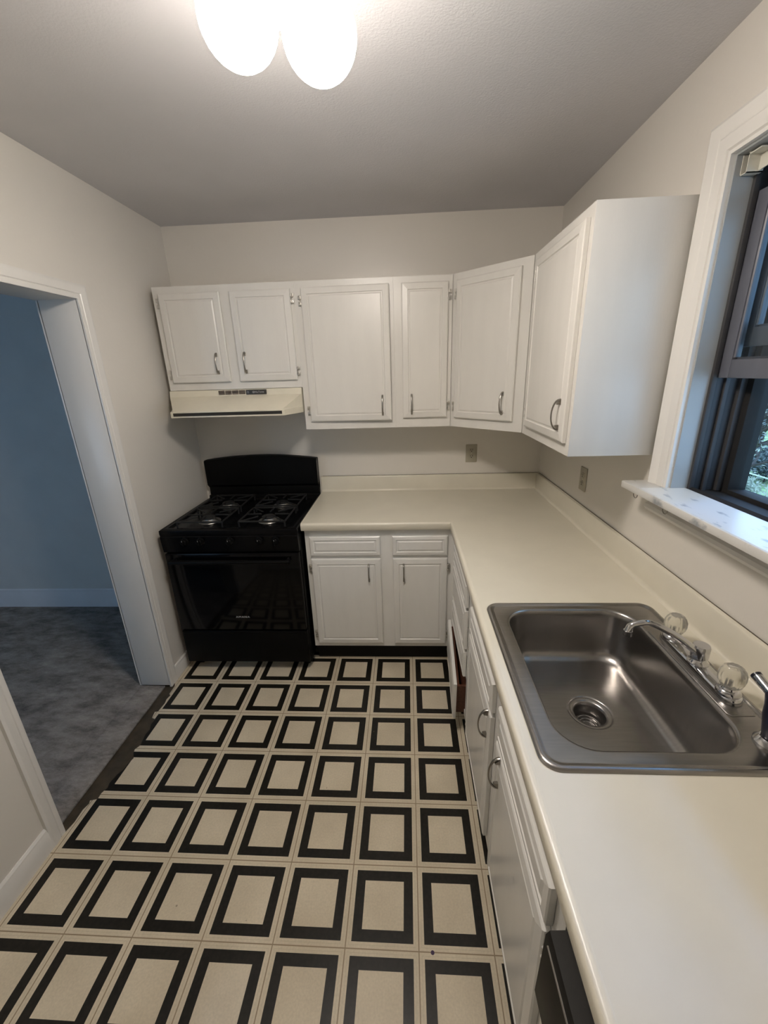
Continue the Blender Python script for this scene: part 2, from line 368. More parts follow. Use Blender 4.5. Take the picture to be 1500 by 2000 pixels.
# ------------------------------------------------------------------ kitchen window
win = sroot('window_1')
cwid, cth = .088, .020
wprof = [(0, 0), (0, .014), (.008, .016), (.010, .012), (.014, .018), (.046, .019), (.050, .016), (.054, .019), (.070, .024), (.080, .026), (cwid, .022), (cwid, 0)]
g = G()
SZ = 1.272
fr([(WY1, SZ), (WY1, WZ1), (WY0, WZ1), (WY0, SZ)], [(WY1+cwid, SZ), (WY1+cwid, WZ1+cwid), (WY0-cwid, WZ1+cwid), (WY0-cwid, SZ)], 0, -1, wprof, g)
g.out('casing', M_TRIM, win, label='white moulded casing round the window')
g = G(); g.box((-.100, WY0-.115, SZ-.024), (0, WY1+.108, SZ), .004); g.box((-.094, WY0, SZ-.020), (.046, WY1, SZ+.0003)); g.out('window_stool', M_STOOL, win, label='worn white painted inner sill board')
g = G(); g.prism([(0, SZ-.024), (-.020, SZ-.024), (-.020, SZ-.034), (-.014, SZ-.040), (-.014, SZ-.068), (-.024, SZ-.074), (-.028, SZ-.084), (-.022, SZ-.095), (-.010, SZ-.098), (0, SZ-.099)], 'y', WY0-.09, WY1+.075); g.out('apron', M_TRIM, win)
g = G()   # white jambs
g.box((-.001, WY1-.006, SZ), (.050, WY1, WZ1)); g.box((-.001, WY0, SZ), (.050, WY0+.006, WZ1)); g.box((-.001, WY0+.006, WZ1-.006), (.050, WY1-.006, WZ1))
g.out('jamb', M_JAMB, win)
g = G()   # tracks on both sides
for s, ye in ((-1, WY1), (1, WY0)):
    def yb(x0, x1, d, z0=WZ0+.02, z1=WZ1-.004): g.box((x0, min(ye, ye+s*d), z0), (x1, max(ye, ye+s*d), z1), .001)
    yb(.050, .064, .016)
    yb(.064, .092, .005); yb(.092, .104, .014); yb(.104, .132, .006); yb(.132, .150, .020)
g.box((.050, WY0+.016, WZ1-.016), (.150, WY1-.016, WZ1-.004))
g.out('sash_channel', M_WINMID, win, label='grey side channel of the raised sash')
g = G()
g.box((.150, WY1-.042, WZ0), (.205, WY1, WZ1), .002); g.box((.150, WY0, WZ0), (.205, WY0+.042, WZ1), .002)
g.box((.150, WY0+.042, WZ0), (.205, WY1-.042, WZ0+.030), .002); g.box((.150, WY0+.042, WZ1-.045), (.205, WY1-.042, WZ1), .002)
g.box((.165, WY0+.042, 1.690), (.200, WY1-.042, 1.725), .002)
stf = g.out('storm_window_frame', M_WINDARK, win, label='dark brown storm window frame')
g = G(); g.box((.182, WY0+.04, WZ0+.028), (.185, WY1-.04, WZ1-.043)); g.out('glass', M_GLASS, stf)
g = G(); g.prism([(.045, WZ0), (.045, SZ-.004), (.06, SZ+.006), (.066, SZ-.004), (.15, SZ-.010), (.15, WZ0)], 'y', WY0, WY1); g.out('sill', M_WINDARK, win)
def sash(x0, x1, z0, z1, m, nm, lab):
    g = G(); st = .044; ya, yb_ = WY0+.008, WY1-.008
    g.box((x0, yb_-st, z0), (x1, yb_, z1), .002); g.box((x0, ya, z0), (x1, ya+st, z1), .002)
    g.box((x0, ya+st, z0), (x1, yb_-st, z0+.050), .002); g.box((x0, ya+st, z1-.04), (x1, yb_-st, z1), .002)
    g.prism([((x0+.010), z0+.050), ((x0+.010), z0+.056), (x1-.01, z0+.056), (x1-.01, z0+.050)], 'y', ya+st, yb_-st)
    o = g.out(nm, m, win, label=lab)
    g = G(); xm = (x0+x1)/2; g.box((xm-.002, ya+st-.004, z0+.046), (xm+.002, yb_-st+.004, z1-.036)); g.out('glass', M_GLASS, o)
    g = G(); g.tube([(x0+.006, yb_-st-.003, z0+.055), (x0+.006, yb_-st-.003, z1-.045)], .004, 6); g.out('glazing_bead', m, o)
sash(.066, .090, 1.612, 2.075, M_SASH, 'lower_sash', 'grey lower sash pushed up')
sash(.106, .130, 1.695, WZ1-.018, M_SASH, 'upper_sash', 'grey upper sash behind the raised one')
# roller shade bracket
t = thing('shade_bracket', 'small ivory roller shade bracket at the upper left corner of the window', 'bracket', (.02, WY1-.006, 2.13))
g = G(); g.box((-.006, -.0225, -.020), (.034, -.020, .024)); g.box((-.006, -.0225, -.020), (.034, 0, -.018)); g.box((-.006, -.002, -.020), (.034, 0, .024)); g.out('bracket_box', M_BRACKET, t)
g = G(); g.box((-.006, -.060, .018), (.030, -.020, .021)); g.prism([(-.0225, -.018), (-.0225, .020), (-.080, .020), (-.088, -.004), (-.070, -.014)], 'x', .022, .025); g.out('bracket_arm', M_BRACKET, t)
g = G(); g.lathe([(.003, 0), (.003, .003)], (.0215, -.074, .004), 10, 'x'); g.out('rivet', M_HINGE, t)
# cup hooks under the sill
for i, (hy, lb) in enumerate(((-1.212, 'brass cup hook under the left end of the window sill'), (-1.385, 'second cup hook under the window sill, further right'))):
    t = thing('cup_hook', lb, 'hook', (-.055, hy, SZ-.024), 0, 'cup hooks under the window sill')
    g = G(); pts_ = [(0, 0, 0), (0, 0, -.010)] + [(0, -.0125*math.sin(a)+.000, -.0235 + .0125*math.cos(a)) for a in [k*PI/8 for k in range(0, 13)]]
    g.tube([(0, p[1], p[2]) for p in pts_], .0015, 8, side=(1, 0, 0)); g.lathe([(.006, 0), (.006, -.0015)], (0, 0, 0), 12); g.out('hook_wire', M_NICKEL, t)

# ------------------------------------------------------------------ cabinet building blocks (local frame: x right, y into the cabinet, z up; face plane y = 0)
def rings_panel(x0, z0, x1, z1, prof):
    return [[(x0+i, -o, z0+i), (x1-i, -o, z0+i), (x1-i, -o, z1-i), (x0+i, -o, z1-i)] for i, o in prof]
DPROF = [(0, .001), (0, .0135), (.005, .0165), (.031, .0195), (.034, .0155), (.038, .0155), (.044, .0185)]
RPROF = [(0, .001), (0, .0135), (.004, .0165), (.020, .0185), (.0225, .0145), (.027, .0145), (.034, .0185)]
def handle(parent, x, z, L_=.104, off=.0185, proj=.027):
    g = G(); n = 14; h2 = L_/2
    P = [(x, -off - proj*math.sin(PI*k/n)**.9 if 0 < k < n else -off+.001, z - h2*math.cos(PI*k/n)*1.0) for k in range(n+1)]
    g.tube(P, [.0052 - .0018*math.sin(PI*k/n) for k in range(n+1)], 10, .75, side=(1, 0, 0))
    for s in (-1, 1):
        g.loft([[(x-.0052, -off+.0005, z+s*h2), (x+.0052, -off+.0005, z+s*h2), (x+.0048, -off+.0005, z+s*(h2-.017)), (x-.0048, -off+.0005, z+s*(h2-.017))],
                [(x-.004, -off-.013, z+s*(h2-.013)), (x+.004, -off-.013, z+s*(h2-.013)), (x+.0038, -off-.011, z+s*(h2-.017)), (x-.0038, -off-.011, z+s*(h2-.017))]])
    return g.out('handle', M_NICKEL, parent)
def hinge(parent, x, z, side):
    g = G()   # side=-1: hinge on left edge of door, barrel on frame
    g.tube([(x+side*.004, -.013, z-.020), (x+side*.004, -.013, z-.008)], .0036, 8); g.tube([(x+side*.004, -.013, z+.008), (x+side*.004, -.013, z+.020)], .0036, 8)
    g.box((min(x, x+side*.016), -.0105, z-.024), (max(x, x+side*.016), -.0005, z-.006), .001); g.box((min(x, x+side*.016), -.0105, z+.006), (max(x, x+side*.016), -.0005, z+.024), .001)
    g.tube([(x+side*.006, -.010, z-.008), (x+side*.006, -.010, z+.008)], .002, 6)
    return g.out('hinge', M_HINGE, parent)
def door(parent, x0, z0, x1, z1, m, hx=None, hz=None, hinge_side=-1, ajar=0, name='door', prof=DPROF):
    px = x0 if hinge_side < 0 else x1
    g = G(); rr = rings_panel(x0-px, z0, x1-px, z1, prof); g.loft(rr)
    d = g.out(name, m, parent, smooth=7); d.location = (px, 0, 0); d.rotation_euler = (0, 0, ajar)
    if hx is not None: handle(d, hx-px, hz)
    if name == 'door':
        e = 0
        for zz in (z0+.045 if z1-z0 < .5 else z0+.06, z1-.045 if z1-z0 < .5 else z1-.06): hinge(d, e, zz, hinge_side)
    return d
def drawer(parent, x0, z0, x1, z1, m):
    g = G(); g.loft(rings_panel(x0, z0, x1, z1, RPROF)); return g.out('drawer', m, parent, smooth=7)
def carcass(t, w, d, z0, z1, m, opens, toe=None, skip_top=False):
    """hollow box behind a face frame with the listed openings"""
    g = G(); th = .014
    g.box((0, .019, z0), (th, d, z1)); g.box((w-th, .019, z0), (w, d, z1)); g.box((th, .019, z0), (w-th, d, z0+th))
    if not skip_top: g.box((th, .019, z1-th), (w-th, d, z1))
    g.box((th, d-.006, z0+th), (w-th, d, z1-th)); g.out('carcass', m, t)
    xs = sorted({0, w, *[v for o in opens for v in (o[0], o[2])]}); zs = sorted({z0, z1, *[v for o in opens for v in (o[1], o[3])]})
    g = G()
    for i in range(len(xs)-1):
        for j in range(len(zs)-1):
            cx, cz = (xs[i]+xs[i+1])/2, (zs[j]+zs[j+1])/2
            if any(o[0] < cx < o[2] and o[1] < cz < o[3] for o in opens): continue
            g.box((xs[i], 0, zs[j]), (xs[i+1], .019, zs[j+1]))
    g.out('face_frame', m, t)
    if toe:
        g = G(); g.box((0, toe, 0.0005), (w, toe+.012, z0)); g.out('toe_kick', M_BLACK, t)

UB, UT, UD = 1.361, 2.109, .299
# over-hood cabinet
gp = 'white wall cabinets along the back wall'
x0 = -2.1684
t = thing('wall_cabinet', 'short white wall cabinet with two doors above the range hood', 'cabinet', (x0, -UD, 1.592), 0)
w = .7484; h = UT-1.592
carcass(t, w, UD-.001, 0, h, M_CAB, [(.045, .05, .34, h-.045), (.41, .05, .70, h-.045)])
door(t, .033, .040, .358, h-.034, M_CAB, .300, .135, -1)
door(t, .410, .040, .728, h-.034, M_CAB, .455, .135, 1)
# single wide door, ajar
x0 = -1.4195; w = .5085
t = thing('wall_cabinet', 'white wall cabinet with one wide door slightly ajar, right of the range hood', 'cabinet', (x0, -UD, UB), 0)
h = UT-UB
carcass(t, w, UD-.001, 0, h, M_CAB, [(.05, .05, .45, h-.045)])
door(t, .035, .045, .487, h-.032, M_CAB, .440, .125, -1, ajar=-.035)
# narrow
x0 = -.9105; w = .30
t = thing('wall_cabinet', 'narrow white wall cabinet beside the diagonal corner cabinet', 'cabinet', (x0, -UD, UB), 0)
carcass(t, w, UD-.001, 0, h, M_CAB, [(.05, .05, .25, h-.045)])
door(t, .040, .052, .278, h-.030, M_CAB, .088, .125, 1)
# diagonal corner
ca = -.61; DI = .2995
t = thing('corner_wall_cabinet', 'white diagonal corner wall cabinet between the back wall and the window side', 'cabinet', (ca, -UD, UB), -PI/4)
wd = math.hypot(.61-UD, .61-UD)
g = G()
Mi = (Matrix.Translation((ca, -UD, UB)) @ Matrix.Rotation(-PI/4, 4, 'Z')).inverted()
fo = .019*math.sqrt(.5)
polyw = [(-.6095, -.001), (-.001, -.001), (-.001, -.6095), (-UD+fo, -.6095), (-.6095, -UD+fo)]
polyl = [Mi @ Vector((a, b_, UB)) for a, b_ in polyw]
g.loft([[(p.x, p.y, 0) for p in polyl], [(p.x, p.y, h) for p in polyl]]); g.out('carcass', M_CAB, t)
g = G(); g.box((.002, 0, 0), (wd-.002, .0185, h)); g.out('face_frame', M_CAB, t)
door(t, .034, .050, .388, h-.032, M_CAB, .335, .135, -1)
# window side cabinet
t = thing('wall_cabinet', 'white wall cabinet on the right wall next to the window, with a plain side panel', 'cabinet', (-UD, -.611, UB), -PI/2)
w = .585
carcass(t, w, UD-.001, 0, h, M_CAB, [(.05, .05, .5, h-.045)])
door(t, .075, .042, .560, h-.034, M_CAB, .515, .135, -1)
g = G(); g.box((w-.0005, -.0005, 0), (w+.004, UD-.001, h), .0005); g.out('side_panel', M_CAB, t)

# ------------------------------------------------------------------ range hood
hx0, hx1 = -2.166, -1.424
t = thing('range_hood', 'almond range hood with slanted front under the short wall cabinet', 'range hood', ((hx0+hx1)/2, -.3, 1.46))
cx_ = (hx0+hx1)/2; q = -.3; 
def HP(x, y, z): return (x-cx_, y-q, z-1.46)
g = G()
L0, L1 = -2.090, -1.484; FYL = -.475
def hring(z, y1, xa, xb, y2): return [HP(hx0, -.004, z), HP(hx1, -.004, z), HP(hx1, y1, z), HP(xb, y2, z), HP(xa, y2, z), HP(hx0, y1, z)]
top = hring(1.590, -.314, hx0+.002, hx1-.002, -.315); mid = hring(1.558, -.321, hx0+.002, hx1-.002, -.322)
lip = hring(1.492, -.321, L0+.010, L1-.010, FYL); l2 = hring(1.489, -.321, L0, L1, FYL-.006); bot = hring(1.460, -.321, L0, L1, FYL-.006)
def hin(z): return [HP(hx0+.02, -.02, z), HP(hx1-.02, -.02, z), HP(hx1-.02, -.315, z), HP(L1-.012, FYL+.012, z), HP(L0+.012, FYL+.012, z), HP(hx0+.02, -.315, z)]
bi = hin(1.460); bu = hin(1.488)
g.loft([top, mid, lip, l2, bot, bi, bu]); g.out('hood_body', M_HOOD, t, smooth=20)
g = G(); g.box(HP(L0+.014, FYL-.0075, 1.468), HP(L1-.012, FYL-.005, 1.484)); g.out('front_strip', M_HOLE, t, label='long black strip along the front lip')
g = G()
for k in range(4):
    for j in range(4):
        a = -1.885 + k*.0385; zz = 1.5660 + j*.0055
        g.box(HP(a, -.3245, zz), HP(a+.033, -.318, zz+.0032))
g.out('louvre', M_SLOT, t, label='row of brown louvre slots')
g = G(); g.box(HP(-1.730, -.3265, 1.562), HP(-1.617, -.317, 1.587), .001); bd = g.out('badge', M_DARKLBL, t, label='black brand badge')
RX90 = Matrix.Rotation(PI/2, 4, 'X')
text('NuTone', .0135, 'lettering', M_LETTER, bd, Matrix.Translation(HP(-1.655, -.3267, 1.5745)) @ RX90)
g = G(); g.lathe([(.0060, 0), (.0060, .0006), (.0045, .0006), (.0045, 0)], HP(-1.688, -.3264, 1.5745), 20, 'y'); g.lathe([(.0022, 0), (.0022, .0006)], HP(-1.688, -.3264, 1.5745), 12, 'y'); g.out('emblem', M_LETTER, bd)
g = G(); g.lathe([(.0055, 0), (.0055, .0006), (.0042, .0006), (.0042, 0)], HP(-1.719, -.3264, 1.5745), 20, 'y'); g.out('emblem', M_LETTER, bd)

# ------------------------------------------------------------------ base cabinets
BZ = .8755
t = thing('base_cabinet', 'white base cabinet with two doors and two drawers between range and corner', 'cabinet', (-1.410, -.600, 0))
w = .808
carcass(t, w, .598, .128, BZ, M_CABB, [(.05, .16, .38, .68), (.05, .72, .38, .82), (.49, .16, .75, .68), (.49, .72, .75, .82)], toe=.065)
drawer(t, .026, .718, .408, .830, M_CABB); drawer(t, .474, .718, .768, .830, M_CABB)
door(t, .026, .155, .408, .700, M_CABB, .342, .617, -1); door(t, .474, .155, .768, .700, M_CABB, .532, .617, 1)
# drawer stack on the right run
t = thing('drawer_cabinet', 'white base cabinet with a stack of four drawers, the lowest hanging open', 'cabinet', (-.600, -.602, 0), -PI/2)
w = .56
carcass(t, w, .597, .115, BZ, M_CABB, [(.05, .14, .51, .33), (.05, .36, .51, .46), (.05, .50, .51, .65), (.05, .70, .51, .79)], toe=.065)
drawer(t, .065, .700, .505, .803, M_CABB); drawer(t, .065, .492, .505, .682, M_CABB); drawer(t, .058, .345, .505, .474, M_CABB)
g = G(); g.loft(rings_panel(-.228, -.105, .228, .105, RPROF)); d = g.out('drawer', M_CABB, t, smooth=7, label='lowest drawer pulled out and sagging')
d.location = (.282, -.030, .226); d.rotation_euler = (0, math.radians(5.0), math.radians(-2.5))
g = G(); g.box((-.208, 0, -.09), (-.196, .40, .075)); g.box((.196, 0, -.09), (.208, .40, .075)); g.box((-.196, 0, -.09), (.196, .40, -.08)); g.box((-.196, 0, -.08), (.196, .012, .075)); g.out('drawer_box', M_WOODB, d, label='reddish brown wooden drawer box')
# sink cabinet
t = thing('sink_cabinet', 'white sink base cabinet with two arched-pull doors under false drawer fronts', 'cabinet', (-.600, -1.164, 0), -PI/2)
w = 1.030
carcass(t, w, .597, .115, BZ, M_CABB, [(.09, .16, .48, .63), (.59, .16, .97, .63)], toe=.065, skip_top=True)
drawer(t, .068, .680, .490, .785, M_CABB)['label'] = 'false drawer front'; drawer(t, .570, .680, .990, .785, M_CABB)['label'] = 'false drawer front'
door(t, .068, .150, .490, .662, M_CABB, .462, .612, -1); door(t, .570, .150, .990, .662, M_CABB, .630, .612, 1)

# dishwasher
t = thing('dishwasher', 'dishwasher with black control panel and pale door beside the sink cabinet', 'dishwasher', (-.600, -2.196, 0), -PI/2)
g = G(); g.box((.004, .0, .10), (.596, .58, .868)); g.out('tub', M_DWDARK, t)
g = G(); g.box((.004, -.022, .115), (.596, -.0005, .572), .003); g.out('door', M_DWLIGHT, t, label='pale almond door panel')
g = G(); g.prism([(0, .576), (-.036, .580), (-.040, .590), (-.036, .755), (-.030, .765), (0, .768)], 'x', .006, .594); cp = g.out('control_panel', M_DWDARK, t, label='protruding black control panel')
g = G(); g.box((.02, -.0385, .752), (.58, -.0355, .7535)); g.out('edge_highlight', M_NICKEL, cp)  # nickel strip standing for the highlight line along the panel edge
g = G(); g.box((.01, .03, .0005), (.59, .045, .10)); g.out('toe_kick', M_BLACK, t)
# last cabinet next to the camera
t = thing('base_cabinet', 'white base cabinet beyond the dishwasher, nearest the camera', 'cabinet', (-.600, -2.80, 0), -PI/2)
carcass(t, .795, .597, .115, BZ, M_CABB, [(.06, .16, .72, .63)], toe=.065); door(t, .05, .150, .73, .662, M_CABB, .09, .6, 1)

# ------------------------------------------------------------------ countertop
CT = .9140; TH = .038; CX = -1.4183; OV = .635
t = thing('countertop', 'L-shaped cream laminate countertop with coved backsplash', 'countertop', (-.6, -.6, CT-TH))
o0 = Vector((-.6, -.6, CT-TH))
g = G()
def cb(p0, p1): g.box(tuple(Vector(p0)-o0), tuple(Vector(p1)-o0))
zt, zb = CT, CT-TH
nz = .018
hx_0, hx_1, hy_0, hy_1 = -.588, -.092, -2.018, -1.442
cb((CX, -OV+nz, zb), (-.001, -.001, zt))
cb((-OV+nz, hy_1, zb), (-.001, -OV+nz, zt)); cb((-OV+nz, hy_0, zb), (hx_0, hy_1, zt)); cb((hx_1, hy_0, zb), (-.001, hy_1, zt)); cb((-OV+nz, YF+.001, zb), (-.001, hy_0, zt))
# rolled nosing following the front edge
prof = [(0, 0)] + [(nz - .013 + .013*math.sin(a) , -.013 + .013*math.cos(a)) for a in [k*PI/2/6 for k in range(7)]] + [(nz, -TH+.006), (nz-.005, -TH-.004), (nz-.012, -TH-.004), (0, -TH)]
prof = [(0, 0), (.003, .0006)] + prof[1:]
path = [((CX), -OV+nz, 0, -1), ((-OV+nz), -OV+nz, -1, -1), ((-OV+nz), YF+.001, -1, 0)]
rings = []
for (px_, py_, dx_, dy_) in path:
    rings.append([tuple(Vector((px_ + dx_*a, py_ + dy_*a, CT + z)) - o0) for a, z in prof])
g.loft(rings)
g.out('worktop', M_COUNTER, t, smooth=40)
g = G()
bp_ = [(-.002, 0), (-.022-.012, 0), (-.022-.006, .0025), (-.022-.0015, .008), (-.022, .016), (-.020, .094), (-.017, .099), (-.010, .101), (-.002, .101)]
ringsB = [[tuple(Vector((CX, a, CT+z))-o0) for a, z in bp_], [tuple(Vector((a, a, CT+z))-o0) for a, z in bp_], [tuple(Vector((a, YF+.001, CT+z))-o0) for a, z in bp_]]
g.loft(ringsB); bs = g.out('backsplash', M_COUNTER, t, smooth=40)
g = G(); g.tube([tuple(Vector((-.0045, -.02, CT+.1015))-o0), tuple(Vector((-.0045, YF+.01, CT+.1015))-o0)], .0016, 6); g.tube([tuple(Vector((CX+.01, -.0045, CT+.1015))-o0), tuple(Vector((-.01, -.0045, CT+.1015))-o0)], .0013, 6); g.out('caulk_line', M_CAULK, bs)

# ------------------------------------------------------------------ sink
SX0, SX1, SY0, SY1 = -.603, -.076, -2.035, -1.424
BX0, BX1, BY0, BY1 = -.546, -.166, -1.982, -1.466
t = thing('kitchen_sink', 'single-bowl stainless steel drop-in sink in the cream countertop', 'sink', (-.34, -1.73, CT))
o1 = Vector((-.34, -1.73, CT))
def rel(r, o): return [tuple(Vector(p)-o) for p in r]
g = G(); z = CT
R = []
R.append(rrect(SX0, SY0, SX1, SY1, .040, z+.0005)); R.append(rrect(SX0+.002, SY0+.002, SX1-.002, SY1-.002, .039, z+.005)); R.append(rrect(SX0+.007, SY0+.007, SX1-.007, SY1-.007, .036, z+.008))
R.append(rrect(SX0+.013, SY0+.013, SX1-.013, SY1-.013, .032, z+.007)); R.append(rrect(SX0+.017, SY0+.017, SX1-.015, SY1-.017, .030, z+.0035)); R.append(rrect(SX0+.022, SY0+.022, SX1-.018, SY1-.022, .027, z+.003))
R.append(rrect(BX0-.008, BY0-.008, BX1+.008, BY1+.008, .085, z+.003)); R.append(rrect(BX0-.003, BY0-.003, BX1+.003, BY1+.003, .082, z+.0015)); R.append(rrect(BX0, BY0, BX1, BY1, .080, z-.004))
R.append(rrect(BX0+.003, BY0+.003, BX1-.003, BY1-.003, .078, z-.02)); R.append(rrect(BX0+.012, BY0+.012, BX1-.012, BY1-.012, .072, z-.125))
for a in range(1, 7):
    q_ = a*PI/2/6; i_ = .012 + .034*(1-math.cos(q_)); R.append(rrect(BX0+i_, BY0+i_, BX1-i_, BY1-i_, max(.03, .072-.02*(1-math.cos(q_))), z-.125-.040*math.sin(q_)))
DC = (-.357, -1.710)
n = len(R[0])
def circ(r, zz):   # circle matched to ring vertex order
    out = []
    for k in range(n):
        a = PI/4 + (k-4)*2*PI/n; out.append((DC[0]+r*math.cos(a), DC[1]+r*math.sin(a), zz))
    return out
for rr_, zz in ((.12, z-.1675), (.062, z-.169), (.057, z-.1695), (.0555, z-.1715), (.053, z-.1712), (.045, z-.1725), (.041, z-.176), (.0385, z-.190), (.037, z-.216), (.020, z-.219)): R.append(circ(rr_, zz))
g.loft([rel(r, o1) for r in R], cap0=False)
g.out('basin', M_STEEL, t, smooth=50)
g = G()
for rr_, hh in ((.030, -.212), (.023, -.216), (.015, -.219)):
    g.tube([(DC[0]-o1.x + rr_*math.cos(k*PI/12), DC[1]-o1.y + rr_*math.sin(k*PI/12), hh) for k in range(25)], .0022, 8, side=(0, 0, 1))
g.lathe([(.036, -.2175), (.004, -.220), (.004, -.214), (.0001, -.213)], (DC[0]-o1.x, DC[1]-o1.y, 0), 24)
g.out('strainer', M_STEEL, t)
g = G()   # raised ledge line on the deck around the faucet holes
lr = [(SX1-.020, -1.885), (SX1-.024, -1.890), (-.150, -1.892), (-.156, -1.886), (-.158, -1.58)]
g.tube([(a-o1.x, b_-o1.y, .0035) for a, b_ in lr], .0018, 6); g.out('deck_ridge', M_STEEL, t)

# ------------------------------------------------------------------ faucet
FX = -.120
t = thing('faucet', 'chrome kitchen faucet with two clear acrylic knobs on the sink deck', 'faucet', (FX, -1.730, CT+.0036))
g = G()
def bar(yc, hl, hw, zz): return rrect(-hw, yc-hl, hw, yc+hl, hw*.98, zz, 6)
g.loft([bar(0, .136, .025, 0), bar(0, .136, .025, .006), bar(0, .134, .023, .012), bar(0, .130, .018, .015)]); g.out('base_plate', M_CHROME, t)
for yk, lb in ((.104, None), (-.104, None)):
    g = G(); g.lathe([(.025, .010), (.025, .018), (.021, .024), (.017, .026), (.015, .030)], (0, yk, 0), 28); cl = g.out('collar', M_CHROME, t)
    g = G(); g.lathe([(.012, .031), (.018, .033), (.0240, .041), (.0262, .053), (.0255, .067), (.0215, .078), (.015, .0835), (.011, .082), (.008, .0835), (.0001, .084)], (0, yk, 0), 40, flute=.045, nf=10); kn = g.out('knob', M_ACRYL, t)
    g = G(); g.lathe([(.005, .031), (.005, .050), (.003, .051)], (0, yk, 0), 12); g.out('knob_stem', M_CHROME, kn)
g = G(); g.lathe([(.024, .012), (.024, .016), (.019, .022), (.018, .030), (.020, .032), (.020, .060), (.018, .065), (.0001, .066)], (0, 0, 0), 28); g.out('spout_post', M_CHROME, t)
g = G(); P0 = Vector((0, 0, .046)); TIP = Vector((-.192, .012, .098))
P = []
for k in range(15):
    s_ = k/14; x_ = -.010 - .160*s_; zz = .046 + .084*s_ + .016*math.sin(PI*s_*.9) - (.018*max(0, s_-.8)/.2 if s_ > .8 else 0)
    P.append((x_, .012*s_, zz))
P += [(-.177, .0125, P[-1][2]-.006), (-.180, .013, P[-1][2]-.020)]
g.tube(P, [.0105 - .003*min(1, k/10) for k in range(15)] + [.0085, .0095], 14, side=(0, 1, 0)); sp_ = g.out('spout', M_CHROME, t)
e = P[-1]; g = G(); g.lathe([(.0105, 0), (.0105, -.014), (.0085, -.0145), (.0085, -.004)], (e[0], e[1], e[2]+.002), 18); g.out('aerator', M_CHROME, sp_)
# ------------------------------------------------------------------ side sprayer
t = thing('side_sprayer', 'dark navy pull-out sink sprayer with chrome nozzle in a chrome holder', 'sprayer', (-.128, -1.962, CT+.003))
g = G(); g.lathe([(.027, 0), (.027, .005), (.022, .012), (.018, .016), (.016, .016), (.016, .006)], (0, 0, 0), 28); g.out('holder', M_CHROME, t)
g = G(); B0 = Vector((0, 0, .010)); g.tube([(0, 0, .010), (0, 0, .022), (0, .001, .045), (-.002, .004, .070), (-.003, .008, .090), (-.004, .014, .102), (-.004, .024, .108)], [.013, .0165, .0195, .0200, .0175, .0155, .0105], 20); bdy = g.out('sprayer_body', M_NAVY, t)
g = G(); g.tube([(-.004, .020, .105), (-.005, .045, .112), (-.005, .060, .116)], [.0095, .0100, .0100], 18); g.out('nozzle', M_CHROME, t)
g = G(); g.tube([(-.005, .059, .1158), (-.005, .064, .1172)], [.0104, .0104], 18); g.out('nozzle_tip', M_NAVY, t)

# ------------------------------------------------------------------ gas range
RX0, RX1 = -2.168, -1.428; RCX = (RX0+RX1)/2
t = thing('gas_range', 'black freestanding gas range with raised backguard beside the doorway wall', 'range', (RCX, -.35, 0))
def RP(x, y, z): return (x-RCX, y+.35, z)
g = G(); g.box(RP(RX0, -.640, .045), RP(RX1, -.030, .872), .003)
for a in (RX0+.03, RX1-.05):
    for b_ in (-.60, -.08): g.box(RP(a, b_, .0005), RP(a+.025, b_+.025, .046))
g.out('body', M_RANGE2, t)
g = G()
# cooktop with dished wells
g.loft([[RP(RX0, -.672, .868), RP(RX1, -.672, .868), RP(RX1, -.072, .868), RP(RX0, -.072, .868)],
        [RP(RX0-.001, -.674, .880), RP(RX1+.001, -.674, .880), RP(RX1+.001, -.072, .880), RP(RX0-.001, -.072, .880)],
        [RP(RX0-.001, -.672, .896), RP(RX1+.001, -.672, .896), RP(RX1+.001, -.072, .896), RP(RX0-.001, -.072, .896)],
        [RP(RX0+.006, -.664, .901), RP(RX1-.006, -.664, .901), RP(RX1-.006, -.074, .901), RP(RX0+.006, -.074, .901)],
        [RP(RX0+.030, -.640, .901), RP(RX1-.030, -.640, .901), RP(RX1-.030, -.095, .901), RP(RX0+.030, -.095, .901)],
        [RP(RX0+.042, -.628, .890), RP(RX1-.042, -.628, .890), RP(RX1-.042, -.107, .890), RP(RX0+.042, -.107, .890)]])
g.out('cooktop', M_RANGE, t)
for bx in (RCX-.170, RCX+.170):
    for by in (-.505, -.235):
        c0 = RP(bx, by, .890)
        g = G(); g.lathe([(.060, 0), (.058, .003), (.040, .004), (.036, .010), (.034, .018)], c0, 32); bu_ = g.out('burner', M_ALU, t, label='dull aluminium burner ring')
        g = G(); g.lathe([(.034, .018), (.037, .020), (.037, .025), (.033, .028), (.0001, .029)], c0, 28); g.out('burner_cap', M_IRON, bu_)
for k in (0, 1):
    bx = RCX-.170 if k == 0 else RCX+.170
    g = G()
    for by in (-.505, -.235):
        x0_, x1_, y0_, y1_ = bx-.125, bx+.125, by-.118, by+.118; zz = .926
        cs = [(x0_, y0_), (x1_, y0_), (x1_, y1_), (x0_, y1_)]
        for i in range(4):
            a, b_ = cs[i], cs[(i+1) % 4]; g.tube([RP(a[0], a[1], zz), RP(b_[0], b_[1], zz)], .0050, 6)
            g.tube([RP(a[0], a[1], zz), RP(a[0]*.985+bx*.015, a[1]*.985+by*.015, .891)], .0050, 6)
            m_ = ((a[0]+b_[0])/2, (a[1]+b_[1])/2)
            g.tube([RP(m_[0], m_[1], zz), RP(m_[0]*.3+bx*.7, m_[1]*.3+by*.7, zz+.002)], .0046, 6)
            g.tube([RP(a[0], a[1], zz), RP(a[0]*.35+bx*.65, a[1]*.35+by*.65, zz+.002)], .0042, 6)
    g.out('grate', M_IRON, t)
